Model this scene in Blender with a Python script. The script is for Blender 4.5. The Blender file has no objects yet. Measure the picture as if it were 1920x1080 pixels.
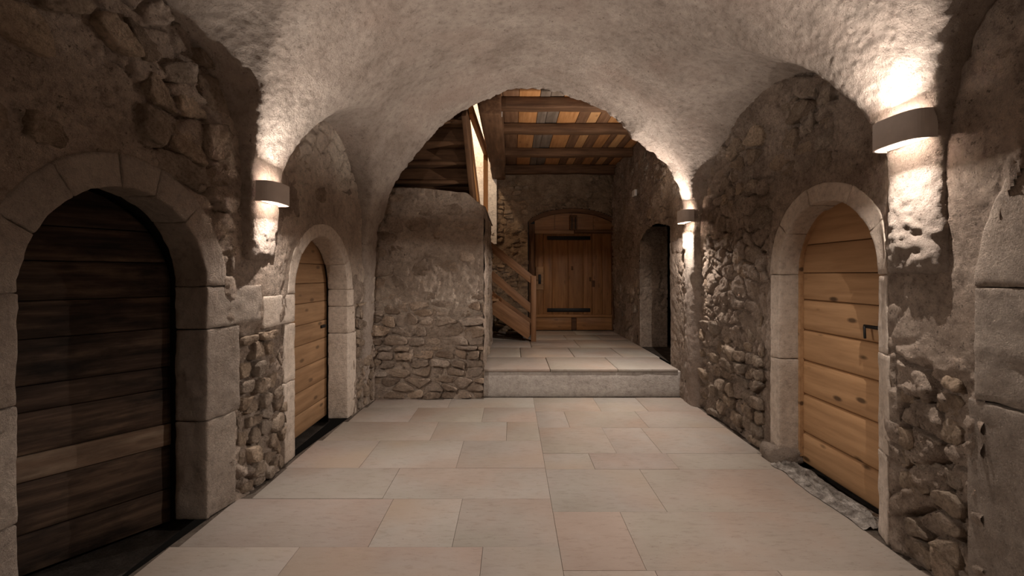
import bpy, math, random
import numpy as np
from mathutils import Vector, Matrix

# ------------------------------------------------------------------ camera, world, exposure
SC = bpy.context.scene
COL = SC.collection
F_PX, CAM_H = 880.0, 1.45
cam_d = bpy.data.cameras.new('camera')
cam_d.sensor_width = 36.0
cam_d.lens = 36.0 * F_PX / 1920.0
cam_d.shift_y = -25.0 / 1920.0
cam_d.clip_start = 0.02
cam = bpy.data.objects.new('camera', cam_d)
cam.location = (0, 0, CAM_H)
cam.rotation_euler = (math.radians(90), 0, 0)
COL.objects.link(cam)
SC.camera = cam
W = bpy.data.worlds.new('world'); SC.world = W
W.use_nodes = True
W.node_tree.nodes['Background'].inputs[0].default_value = (0.02, 0.016, 0.013, 1)
W.node_tree.nodes['Background'].inputs[1].default_value = 0.1
SC.view_settings.view_transform = 'Standard'
SC.view_settings.look = 'None'
SC.view_settings.gamma = 1.0
SC.view_settings.use_curve_mapping = False
SC.view_settings.exposure = 1.12
SC.cycles.max_bounces = 16
SC.cycles.diffuse_bounces = 10
LAMP_W = 14.5          # watts of each of the two bulbs in a wall lamp
STAIR_W = 38.0         # bulb in the stairwell upstairs
LAMP_COL = (1.0, 0.89, 0.80)
STAIR_COL = (1.0, 0.74, 0.50)

random.seed(7)
rng = np.random.default_rng(11)

# ------------------------------------------------------------------ numpy noise
def _hash(ix, iy, iz, seed):
    with np.errstate(over='ignore'):
        h = (ix.astype(np.uint32) * np.uint32(374761393) + iy.astype(np.uint32) * np.uint32(668265263)
             + iz.astype(np.uint32) * np.uint32(2246822519) + np.uint32((seed * 3266489917) & 0xffffffff))
        h ^= h >> np.uint32(15); h *= np.uint32(2246822519)
        h ^= h >> np.uint32(13); h *= np.uint32(3266489917)
        h ^= h >> np.uint32(16)
    return h.astype(np.float64) / 4294967295.0
def vnoise(P, freq, seed=0):
    Q = np.asarray(P, float) * freq + 1000.0
    I = np.floor(Q).astype(np.int64); f = Q - I
    f = f * f * f * (f * (f * 6 - 15) + 10)
    out = np.zeros(len(Q))
    for dx in (0, 1):
        wx = f[:, 0] if dx else 1 - f[:, 0]
        for dy in (0, 1):
            wy = f[:, 1] if dy else 1 - f[:, 1]
            for dz in (0, 1):
                wz = f[:, 2] if dz else 1 - f[:, 2]
                out += wx * wy * wz * _hash(I[:, 0] + dx, I[:, 1] + dy, I[:, 2] + dz, seed)
    return out * 2 - 1
def fbm(P, freq, octv=4, gain=0.5, seed=0):
    o = np.zeros(len(P)); a = 1.0
    for k in range(octv):
        o += a * vnoise(P, freq * 2.03 ** k, seed + k * 17); a *= gain
    return o
def worley(u, v, fu, fv, seed=0):
    a = u * fu + 500.0; b = v * fv + 500.0
    ia = np.floor(a).astype(np.int64); ib = np.floor(b).astype(np.int64)
    f1 = np.full(len(a), 9.0); f2 = np.full(len(a), 9.0); idv = np.zeros(len(a))
    z = np.zeros_like(ia)
    for i in (-1, 0, 1):
        for j in (-1, 0, 1):
            ca, cb = ia + i, ib + j
            px = ca + 0.1 + 0.8 * _hash(ca, cb, z, seed); py = cb + 0.1 + 0.8 * _hash(ca, cb, z, seed + 5)
            d = np.sqrt((px - a) ** 2 + (py - b) ** 2)
            r = _hash(ca, cb, z, seed + 9)
            closer = d < f1
            f2 = np.where(closer, f1, np.minimum(f2, d))
            idv = np.where(closer, r, idv)
            f1 = np.where(closer, d, f1)
    return f1, f2, idv
def sstep(a, b, x):
    t = np.clip((x - a) / (b - a), 0, 1)
    return t * t * (3 - 2 * t)

# ------------------------------------------------------------------ object helpers
def tag(o, label=None, cat=None, group=None, kind=None):
    if label: o['label'] = label
    if cat: o['category'] = cat
    if group: o['group'] = group
    if kind: o['kind'] = kind
    return o
def empty(name, loc=(0, 0, 0), rz=0.0):
    o = bpy.data.objects.new(name, None)
    o.empty_display_size = 0.1
    o.location = loc; o.rotation_euler = (0, 0, rz)
    COL.objects.link(o)
    return o
def mesh_obj(name, V, F, mat, parent=None, smooth=True, loc=None, rot=None):
    me = bpy.data.meshes.new(name)
    V = np.asarray(V, dtype=np.float32)
    if isinstance(F, np.ndarray):
        n, k = F.shape
        me.vertices.add(len(V)); me.vertices.foreach_set('co', V.ravel())
        me.loops.add(n * k); me.loops.foreach_set('vertex_index', F.ravel().astype(np.int32))
        me.polygons.add(n)
        me.polygons.foreach_set('loop_start', np.arange(0, n * k, k, dtype=np.int32))
        me.update(calc_edges=True); me.validate()
    else:
        me.from_pydata(V.tolist(), [], [list(f) for f in F]); me.update()
    me.polygons.foreach_set('use_smooth', np.full(len(me.polygons), smooth))
    me.materials.append(mat)
    o = bpy.data.objects.new(name, me)
    COL.objects.link(o)
    if parent: o.parent = parent
    if loc is not None: o.location = loc
    if rot is not None: o.rotation_euler = rot
    return o
def quad_subdiv(V, F):
    n = len(V)
    E = np.concatenate([F[:, [0, 1]], F[:, [1, 2]], F[:, [2, 3]], F[:, [3, 0]]])
    Es = np.sort(E, axis=1)
    U, inv = np.unique(Es[:, 0].astype(np.int64) * n + Es[:, 1], return_inverse=True)
    mids = 0.5 * (V[U // n] + V[U % n])
    cen = V[F].mean(axis=1)
    m = len(F)
    e = [n + inv[i * m:(i + 1) * m] for i in range(4)]
    c = n + len(U) + np.arange(m)
    NF = np.concatenate([np.stack([F[:, i], e[i], c, e[i - 1]], axis=1) for i in range(4)])
    return np.concatenate([V, mids, cen]), NF
def relax(V, F, it=1, lam=0.5):
    E = np.concatenate([F[:, [0, 1]], F[:, [1, 2]], F[:, [2, 3]], F[:, [3, 0]]])
    a = np.concatenate([E[:, 0], E[:, 1]]); b = np.concatenate([E[:, 1], E[:, 0]])
    cnt = np.maximum(np.bincount(a, minlength=len(V)), 1)
    for _ in range(it):
        A = np.stack([np.bincount(a, weights=V[b, k], minlength=len(V)) / cnt for k in range(3)], axis=1)
        V = V + lam * (A - V)
    return V
def vnormals(V, F):
    n = np.cross(V[F[:, 2]] - V[F[:, 0]], V[F[:, 3]] - V[F[:, 1]])
    N = np.zeros_like(V)
    for k in range(3):
        for c in range(4):
            N[:, k] += np.bincount(F[:, c], weights=n[:, k], minlength=len(V))
    return N / np.maximum(np.linalg.norm(N, axis=1, keepdims=True), 1e-9)

_lat = {}
def lattice(cx, cy, cz):
    """Surface of a box cut along the given coordinates; returns verts and quads facing out."""
    key = (tuple(cx), tuple(cy), tuple(cz))
    if key in _lat: return _lat[key]
    n = (len(cx) - 1, len(cy) - 1, len(cz) - 1)
    idx = {}; V = []; F = []
    def vid(i, j, k):
        if (i, j, k) not in idx:
            idx[(i, j, k)] = len(V); V.append((cx[i], cy[j], cz[k]))
        return idx[(i, j, k)]
    for i in range(n[0]):
        for j in range(n[1]):
            F.append((vid(i, j, 0), vid(i, j + 1, 0), vid(i + 1, j + 1, 0), vid(i + 1, j, 0)))
            F.append((vid(i, j, n[2]), vid(i + 1, j, n[2]), vid(i + 1, j + 1, n[2]), vid(i, j + 1, n[2])))
    for i in range(n[0]):
        for k in range(n[2]):
            F.append((vid(i, 0, k), vid(i + 1, 0, k), vid(i + 1, 0, k + 1), vid(i, 0, k + 1)))
            F.append((vid(i, n[1], k), vid(i, n[1], k + 1), vid(i + 1, n[1], k + 1), vid(i + 1, n[1], k)))
    for j in range(n[1]):
        for k in range(n[2]):
            F.append((vid(0, j, k), vid(0, j, k + 1), vid(0, j + 1, k + 1), vid(0, j + 1, k)))
            F.append((vid(n[0], j, k), vid(n[0], j + 1, k), vid(n[0], j + 1, k + 1), vid(n[0], j, k + 1)))
    _lat[key] = (np.array(V, float), np.array(F))
    return _lat[key]
def axis_pts(L, r, n):
    h = L / 2
    mid = np.linspace(-(h - r), h - r, n + 1)
    return [-h] + [float(x) for x in mid] + [h]
def round_pts(V, half, r):
    q = np.clip(V, -(np.array(half) - r), np.array(half) - r)
    d = V - q; l = np.linalg.norm(d, axis=1, keepdims=True)
    return q + np.where(l > 1e-9, d / np.maximum(l, 1e-9) * r, 0)
def rbox(name, size, mat, parent=None, loc=(0, 0, 0), rot=None, r=0.004, n=(1, 1, 1), noise=0.0, nf=6.0, seed=0, warp=None, smooth=True):
    """A box with softened edges, local origin at its centre."""
    r = min(r, min(size) * 0.45)
    V, F = lattice(axis_pts(size[0], r, n[0]), axis_pts(size[1], r, n[1]), axis_pts(size[2], r, n[2]))
    V = round_pts(V, np.array(size) / 2, r)
    if noise:
        s = seed + random.randrange(1000)
        V = V + noise * np.stack([fbm(V + s, nf, 3, 0.5, s + k) for k in range(3)], axis=1)
    if warp is not None: V = warp(V)
    return mesh_obj(name, V, F, mat, parent, smooth, loc, rot)
def beam_between(name, p0, p1, w, h, mat, parent=None, **kw):
    """Plank from p0 to p1; local X along its length, w across, h up."""
    p0, p1 = Vector(p0), Vector(p1); d = p1 - p0
    xa = d.normalized()
    ya = Vector((0, 0, 1)).cross(xa)
    if ya.length < 1e-3: ya = Vector((0, 1, 0))
    ya.normalize(); za = xa.cross(ya)
    M = Matrix((xa, ya, za)).transposed()
    return rbox(name, (d.length, w, h), mat, parent, (p0 + p1) / 2, M.to_euler(), **kw)

# ------------------------------------------------------------------ materials
def new_mat(name):
    m = bpy.data.materials.new(name); m.use_nodes = True
    nt = m.node_tree
    return m, nt, nt.nodes['Principled BSDF']
def node(nt, typ, **kw):
    n = nt.nodes.new(typ)
    for k, v in kw.items():
        if k.startswith('i_'):
            key = k[2:]
            n.inputs[int(key) if key.isdigit() else key].default_value = v
        else: setattr(n, k, v)
    return n
def coords(nt, scale=(1, 1, 1), offset_random=False):
    tc = node(nt, 'ShaderNodeTexCoord')
    mp = node(nt, 'ShaderNodeMapping'); mp.inputs['Scale'].default_value = scale
    nt.links.new(tc.outputs['Object'], mp.inputs['Vector'])
    if offset_random:
        oi = node(nt, 'ShaderNodeObjectInfo')
        mul = node(nt, 'ShaderNodeMath', operation='MULTIPLY', i_1=37.0)
        nt.links.new(oi.outputs['Random'], mul.inputs[0])
        nt.links.new(mul.outputs[0], mp.inputs['Location'])
    return mp.outputs['Vector']
def ramp(nt, src, stops):
    r = node(nt, 'ShaderNodeValToRGB')
    e = r.color_ramp.elements
    while len(e) < len(stops): e.new(0.5)
    for i, (p, c) in enumerate(stops):
        e[i].position = p; e[i].color = (*c, 1)
    nt.links.new(src, r.inputs[0])
    return r.outputs[0]
def mix(nt, a, b, fac, mode='MIX'):
    m = node(nt, 'ShaderNodeMix', data_type='RGBA', blend_type=mode)
    for s, v in ((m.inputs[6], a), (m.inputs[7], b), (m.inputs[0], fac)):
        if isinstance(v, (int, float)): s.default_value = v
        elif isinstance(v, tuple): s.default_value = (*v, 1)
        else: nt.links.new(v, s)
    return m.outputs[2]
def tex(nt, vec, scale, detail=4, rough=0.55, typ='noise', feature=None):
    if typ == 'noise':
        n = node(nt, 'ShaderNodeTexNoise', i_Scale=scale, i_Detail=detail, i_Roughness=rough)
    else:
        n = node(nt, 'ShaderNodeTexVoronoi', i_Scale=scale)
        if feature: n.feature = feature
    nt.links.new(vec, n.inputs['Vector'])
    return n.outputs[0]
def bump(nt, bs, specs):
    prev = None
    for h, strength, dist in specs:
        b = node(nt, 'ShaderNodeBump', i_Strength=strength, i_Distance=dist)
        nt.links.new(h, b.inputs['Height'])
        if prev is not None: nt.links.new(prev, b.inputs['Normal'])
        prev = b.outputs[0]
    nt.links.new(prev, bs.inputs['Normal'])

def grey(c, k=0.14):
    l = 0.3 * c[0] + 0.59 * c[1] + 0.11 * c[2]
    return tuple(x + (l - x) * k for x in c)
def masonry(name, dark, mid, light, cscale=2.2, grain=70, bumps=(0.6, 0.5), rnd=0.0, warm=None, speck=None, mott=0.6):
    dark, mid, light = grey(dark), grey(mid), grey(light)
    if warm: warm = grey(warm)
    m, nt, bs = new_mat(name)
    v = coords(nt, offset_random=rnd > 0)
    n1 = tex(nt, v, cscale, 8, 0.62)
    c = ramp(nt, n1, [(0.30, dark), (0.5, mid), (0.68, light)])
    n2 = tex(nt, v, cscale * 9, 6, 0.7)
    c = mix(nt, c, ramp(nt, n2, [(0.28, (0.45, 0.42, 0.40)), (0.48, (1.0, 0.99, 0.98)), (0.72, (1.35, 1.34, 1.32))]), mott, 'MULTIPLY')
    if warm:
        n3 = tex(nt, v, cscale * 0.8, 3, 0.5)
        c = mix(nt, c, warm, ramp(nt, n3, [(0.52, (0, 0, 0)), (0.72, (0.55, 0.55, 0.55))]))
    if speck:
        sp = tex(nt, v, 26, 5, 0.65)
        c = mix(nt, c, speck, ramp(nt, sp, [(0.30, (0.85, 0.85, 0.85)), (0.37, (0, 0, 0))]))
        sp2 = tex(nt, v, 62, 3, 0.6)
        c = mix(nt, c, speck, ramp(nt, sp2, [(0.30, (0.75, 0.75, 0.75)), (0.37, (0, 0, 0))]))
    if rnd:
        oi = node(nt, 'ShaderNodeObjectInfo')
        c = mix(nt, c, ramp(nt, oi.outputs['Random'], [(0.0, (0.62, 0.58, 0.55)), (0.35, (0.95, 0.86, 0.76)), (0.7, (0.85, 0.86, 0.88)), (1.0, (1.25, 1.15, 1.02))]), rnd, 'MULTIPLY')
    nt.links.new(c, bs.inputs['Base Color'])
    bs.inputs['Roughness'].default_value = 0.95
    bs.inputs['Specular IOR Level'].default_value = 0.12
    g = tex(nt, v, grain, 5, 0.75)
    w = tex(nt, v, grain * 0.33, 6, 0.7)
    bump(nt, bs, [(w, min(1, bumps[0] * 1.4), 0.06), (g, min(1, bumps[1] * 1.4), 0.045)])
    return m
def wood(name, dark, mid, light, knots=0.5, rnd=0.35, rough=0.65, stain=0.0, b=0.25, dull=None):
    m, nt, bs = new_mat(name)
    v = coords(nt, (1.1, 14, 14), True)
    n1 = tex(nt, v, 1.6, 7, 0.6)
    c = ramp(nt, n1, [(0.3, dark), (0.5, mid), (0.7, light)])
    v2 = coords(nt, (1.0, 2.6, 2.6), True)
    if knots:
        k = tex(nt, v2, 3.0, typ='voronoi')
        c = mix(nt, c, tuple(x * 0.32 for x in dark), ramp(nt, k, [(0.09, (knots,) * 3), (0.17, (0, 0, 0))]))
    if stain:
        s = tex(nt, v2, 2.2, 6, 0.65)
        c = mix(nt, c, tuple(x * 0.3 for x in dark), ramp(nt, s, [(0.45, (0, 0, 0)), (0.66, (stain,) * 3)]))
    if rnd:
        oi = node(nt, 'ShaderNodeObjectInfo')
        c = mix(nt, c, ramp(nt, oi.outputs['Random'], [(0.0, (0.55, 0.5, 0.48)), (0.5, (1, 1, 1)), (1.0, (1.25, 1.2, 1.1))]), rnd, 'MULTIPLY')
    nt.links.new(c, bs.inputs['Base Color'])
    bs.inputs['Roughness'].default_value = rough
    bs.inputs['Specular IOR Level'].default_value = 0.25
    bump(nt, bs, [(n1, b, 0.006)])
    return m
def plain(name, col, rough=0.5, metal=0.0, nb=0.0, var=0.15):
    m, nt, bs = new_mat(name)
    v = coords(nt)
    n1 = tex(nt, v, 18, 4)
    c = ramp(nt, n1, [(0.3, tuple(x * (1 - var) for x in col)), (0.7, tuple(x * (1 + var) for x in col))])
    nt.links.new(c, bs.inputs['Base Color'])
    bs.inputs['Roughness'].default_value = rough; bs.inputs['Metallic'].default_value = metal
    if nb: bump(nt, bs, [(tex(nt, v, 60, 4), nb, 0.01)])
    return m

M = {}
M['vault'] = masonry('vault_plaster', (0.293, 0.228, 0.182), (0.395, 0.319, 0.263), (0.486, 0.405, 0.339), 1.7, 75, (0.40, 0.45), warm=(0.40, 0.285, 0.225), speck=(0.17, 0.13, 0.105))
M['wall'] = masonry('rubble_plaster', (0.296, 0.217, 0.163), (0.497, 0.381, 0.296), (0.683, 0.543, 0.435), 2.6, 70, (0.8, 0.8), warm=(0.46, 0.325, 0.235), speck=(0.12, 0.09, 0.07), mott=0.95)
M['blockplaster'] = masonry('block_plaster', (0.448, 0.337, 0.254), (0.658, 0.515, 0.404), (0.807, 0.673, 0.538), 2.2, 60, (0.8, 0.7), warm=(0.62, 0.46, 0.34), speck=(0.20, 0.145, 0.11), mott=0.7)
M['blockstone'] = masonry('block_stone', (0.404, 0.299, 0.224), (0.598, 0.463, 0.359), (0.777, 0.628, 0.508), 5.0, 80, (0.8, 0.7), rnd=0.7, mott=0.8)
M['rubble'] = masonry('rubble_stone', (0.299, 0.224, 0.168), (0.478, 0.374, 0.284), (0.658, 0.530, 0.425), 5.0, 80, (0.8, 0.7), rnd=0.75, mott=0.9)
M['dressed'] = masonry('dressed_stone', (0.439, 0.344, 0.271), (0.542, 0.439, 0.359), (0.644, 0.534, 0.439), 3.0, 75, (0.5, 1.0), rnd=0.2, mott=0.5)
M['smooth'] = masonry('smoothed_stone', (0.456, 0.366, 0.289), (0.552, 0.456, 0.372), (0.635, 0.532, 0.442), 3.0, 90, (0.25, 0.35), rnd=0.12)
M['mortar'] = masonry('lime_mortar', (0.12, 0.09, 0.07), (0.20, 0.155, 0.12), (0.29, 0.235, 0.19), 4.0, 80, (0.8, 0.7))
M['backrubble'] = masonry('warm_rubble', (0.250, 0.175, 0.112), (0.388, 0.281, 0.188), (0.525, 0.400, 0.275), 5.0, 70, (0.7, 0.5), rnd=0.7)
M['earth'] = masonry('earth', (0.06, 0.048, 0.04), (0.10, 0.08, 0.065), (0.15, 0.12, 0.10), 6.0, 90, (0.7, 0.6))
M['white'] = masonry('whitewash', (0.62, 0.58, 0.53), (0.72, 0.68, 0.63), (0.78, 0.75, 0.70), 3.0, 30, (0.3, 0.2))
M['concrete'] = masonry('concrete', (0.30, 0.265, 0.235), (0.37, 0.33, 0.295), (0.43, 0.39, 0.35), 2.0, 60, (0.2, 0.2))
M['chalk'] = masonry('chalky_mortar', (0.12, 0.098, 0.08), (0.44, 0.385, 0.335), (0.78, 0.71, 0.64), 14.0, 60, (0.8, 0.6))

def slab_mat():
    m, nt, bs = new_mat('quartzite_slab')
    v = coords(nt, (1, 1, 1), True)
    vs = coords(nt, (1.0, 3.2, 1.0), True)
    n1 = tex(nt, v, 1.3, 6, 0.6)
    oi = node(nt, 'ShaderNodeObjectInfo')
    base = ramp(nt, oi.outputs['Random'], [(0.0, (0.285, 0.245, 0.212)), (0.25, (0.295, 0.26, 0.23)), (0.5, (0.29, 0.242, 0.212)), (0.72, (0.30, 0.257, 0.217)), (1.0, (0.31, 0.278, 0.248))])
    c = mix(nt, base, ramp(nt, n1, [(0.3, (0.84, 0.79, 0.76)), (0.55, (1, 1, 1)), (0.75, (1.12, 1.13, 1.13))]), 0.8, 'MULTIPLY')
    n2 = tex(nt, vs, 12, 7, 0.7)
    c = mix(nt, c, ramp(nt, n2, [(0.3, (0.66, 0.62, 0.59)), (0.47, (1, 1, 1)), (0.7, (1.05, 1.05, 1.05))]), 0.6, 'MULTIPLY')
    n4 = tex(nt, v, 1.5, 4, 0.5)
    c = mix(nt, c, ramp(nt, n4, [(0.36, (1.03, 0.90, 0.84)), (0.5, (1, 1, 1)), (0.64, (0.95, 1.0, 0.97))]), 0.6, 'MULTIPLY')
    n5 = tex(nt, vs, 30, 3, 0.6)
    c = mix(nt, c, (0.15, 0.11, 0.085), ramp(nt, n5, [(0.27, (0.7, 0.7, 0.7)), (0.33, (0, 0, 0))]))
    n3 = tex(nt, v, 0.9, 3, 0.5)
    c = mix(nt, c, (0.31, 0.235, 0.175), ramp(nt, n3, [(0.54, (0, 0, 0)), (0.72, (0.65, 0.65, 0.65))]))
    nt.links.new(c, bs.inputs['Base Color'])
    bs.inputs['Roughness'].default_value = 0.72
    bs.inputs['Specular IOR Level'].default_value = 0.25
    bump(nt, bs, [(tex(nt, vs, 9, 8, 0.7), 0.25, 0.012), (tex(nt, v, 120, 4, 0.7), 0.15, 0.004)])
    return m
M['slab'] = slab_mat()
M['oldwood'] = wood('old_dark_wood', (0.017, 0.011, 0.008), (0.060, 0.037, 0.025), (0.138, 0.090, 0.060), 0.5, 0.5, 0.8, 0.85, 0.6)
M['oldwood_light'] = wood('worn_pale_wood', (0.120, 0.075, 0.049), (0.180, 0.120, 0.083), (0.255, 0.188, 0.135), 0.3, 0.2, 0.85, 0.5, 0.6)
M['pine'] = wood('new_pine', (0.324, 0.186, 0.094), (0.414, 0.246, 0.126), (0.480, 0.294, 0.156), 1.0, 0.2, 0.55, 0.0, 0.12)
M['pine_dim'] = wood('aged_pine', (0.22, 0.125, 0.062), (0.29, 0.17, 0.088), (0.35, 0.215, 0.115), 0.7, 0.3, 0.6, 0.2, 0.15)
M['brownwood'] = wood('brown_stair_wood', (0.144, 0.068, 0.030), (0.209, 0.104, 0.049), (0.274, 0.144, 0.072), 0.4, 0.2, 0.55, 0.1, 0.15)
M['orange'] = wood('orange_pine', (0.38, 0.17, 0.06), (0.48, 0.235, 0.09), (0.58, 0.31, 0.13), 0.5, 0.15, 0.5, 0.0, 0.12)
M['beam'] = wood('dark_beam', (0.064, 0.030, 0.014), (0.112, 0.056, 0.027), (0.160, 0.084, 0.044), 0.3, 0.25, 0.75, 0.3, 0.5)
M['board_orange'] = wood('ceiling_board_orange', (0.34, 0.15, 0.055), (0.44, 0.21, 0.08), (0.52, 0.27, 0.115), 0.4, 0.2, 0.6, 0.15)
M['board_light'] = wood('ceiling_board_light', (0.44, 0.22, 0.09), (0.55, 0.30, 0.13), (0.62, 0.36, 0.17), 0.4, 0.1, 0.6, 0.05)
M['board_brown'] = wood('ceiling_board_brown', (0.13, 0.065, 0.033), (0.19, 0.10, 0.053), (0.25, 0.14, 0.078), 0.4, 0.2, 0.7, 0.2)
M['board_grey'] = wood('ceiling_board_grey', (0.12, 0.09, 0.065), (0.17, 0.13, 0.10), (0.23, 0.18, 0.14), 0.2, 0.2, 0.75, 0.3)
M['doorwood'] = wood('far_door_wood', (0.19, 0.085, 0.032), (0.27, 0.13, 0.05), (0.34, 0.175, 0.072), 0.4, 0.15, 0.5, 0.15, 0.12)
M['iron'] = plain('black_iron', (0.018, 0.016, 0.015), 0.5, 0.7, 0.2)
M['lampbody'] = plain('grey_lamp_plaster', (0.60, 0.54, 0.50), 0.75, 0.0, 0.05, 0.05)
M['lampwhite'] = plain('white_lamp_lining', (0.75, 0.73, 0.70), 0.6, 0.0, 0.0, 0.02)
M['whitepaint'] = plain('white_plastic', (0.6, 0.58, 0.55), 0.5, 0.0, 0.0, 0.05)
def glow(name, col, s):
    m, nt, bs = new_mat(name)
    v = coords(nt); n1 = tex(nt, v, 5, 2)
    c = ramp(nt, n1, [(0.3, tuple(x * 0.97 for x in col)), (0.7, col)])
    nt.links.new(c, bs.inputs['Base Color']); nt.links.new(c, bs.inputs['Emission Color'])
    bs.inputs['Emission Strength'].default_value = s
    return m
M['glow'] = glow('bulb_glow', (1.0, 0.86, 0.72), 6.0)
# ------------------------------------------------------------------ the layout of the cellar (metres; camera stands at x=0, y=0)
def XL(y): return -1.81 + (y - 2.77) * 0.078 + 0.055 * np.exp(-((y - 3.25) / 0.28) ** 2)   # face of the left wall
XR = 2.06                                               # face of the right wall
def XRf(y): return 2.06 - 0.066 * (1 - sstep(2.45, 2.65, np.asarray(y, float)))
Y_END, Y_STEP, Y_FAR, Z_PLAT = 5.42, 5.55, 9.22, 0.335
VC, VA, VB, VZ = 0.14, 1.82, 1.62, 1.95                 # main vault: centre, half width, rise, springing height
DOORS = {   # centre y, radius, springing z
    'a': (2.28, 0.49, 1.38), 'b': (4.23, 0.49, 1.30), 'c': (3.125, 0.49, 1.45), 'd': (1.20, 0.52, 1.40)}
def in_arch(y, z, d, grow):
    yc, r, zs = DOORS[d]
    r = r + grow
    return np.where(z < zs, np.abs(y - yc) < r, (y - yc) ** 2 + (z - zs) ** 2 < r * r)

# ------------------------------------------------------------------ vault (surface nets on a distance field of the air space)
END_PTS = [(-1.545, 1.95), (-1.48, 2.10), (-1.35, 2.44), (-1.22, 2.66), (-1.03, 2.90), (-0.55, 3.32), (-0.28, 3.46), (-0.06, 3.565), (0.2, 3.585), (0.48, 3.55), (0.61, 3.51),
           (0.95, 3.38), (1.16, 3.26), (1.28, 3.14), (1.36, 3.02), (1.56, 2.88), (1.78, 2.72), (1.92, 2.42), (1.98, 2.15), (1.985, 1.95)]
def vault_field(X, Y, Z):
    dx = X - VC; dz = Z - VZ
    r = np.sqrt(dx * dx + dz * dz) + 1e-9
    th = np.arctan2(dz, dx)
    re = 1.0 / np.sqrt((np.cos(th) / VA) ** 2 + (np.sin(th) / VB) ** 2)
    tp = np.array([(math.atan2(z - VZ, x - VC), math.hypot(z - VZ, x - VC)) for x, z in END_PTS])
    tp = tp[np.argsort(tp[:, 0])]
    rt = np.interp(th, tp[:, 0], tp[:, 1])
    e = np.where(dx < 0, sstep(4.55, 5.30, Y), sstep(4.9, 5.35, Y))
    up = r - (re * (1 - e) + rt * e)
    # below the springing: upright faces, with corbels that die back into the walls
    flare = (np.where(dx < 0, 0.06, 0.0) * np.clip(1.88 - Z, 0, 0.42) + np.where(dx < 0, 0.9 * sstep(1.56, 1.46, Z), 0.8 * sstep(1.47, 1.36, Z))) * 0.42 * (1 - sstep(4.95, 5.2, Y))
    hw = np.where(dx < 0, VA * (1 - e) + e * (1.685 + 0.05 * (VZ - Z)), VA * (1 - e) + e * (1.825 + 0.005 * (VZ - Z)))
    low = np.abs(dx) - (hw + flare)
    d = np.where(Z > VZ, up, low)
    def lun(yc, w, r0, z0, side, p, xw):
        R = np.clip(r0 + 0.33 * (xw - np.abs(X)), 0.5, 1.27)
        u = np.abs(Y - yc) / w
        zz = np.maximum(Z - z0, 0) / R
        g = np.where(Z > z0, (u ** p + zz ** p) ** (1.0 / p) - 1, u - 1) * 0.95
        return np.maximum(g, (X - VC) * side)
    def smin(a, b, k=0.035):
        h = np.clip(0.5 + 0.5 * (b - a) / k, 0, 1)
        return b * (1 - h) + a * h - k * h * (1 - h)
    d = smin(d, lun(4.24, 0.85, 0.86, 1.98, 1, 1.75, 1.70))     # left, over the small door
    d = smin(d, lun(1.95, 1.10, 1.05, 1.98, 1, 2.2, 1.86))      # left, over the big door
    d = smin(d, lun(3.80, 1.31, 0.93, 2.00, -1, 2.0, 2.06))     # right, over the pine door
    d = smin(d, lun(0.95, 1.19, 0.98, 1.95, -1, 2.3, 2.06))     # right, nearest bay
    return d
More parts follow.
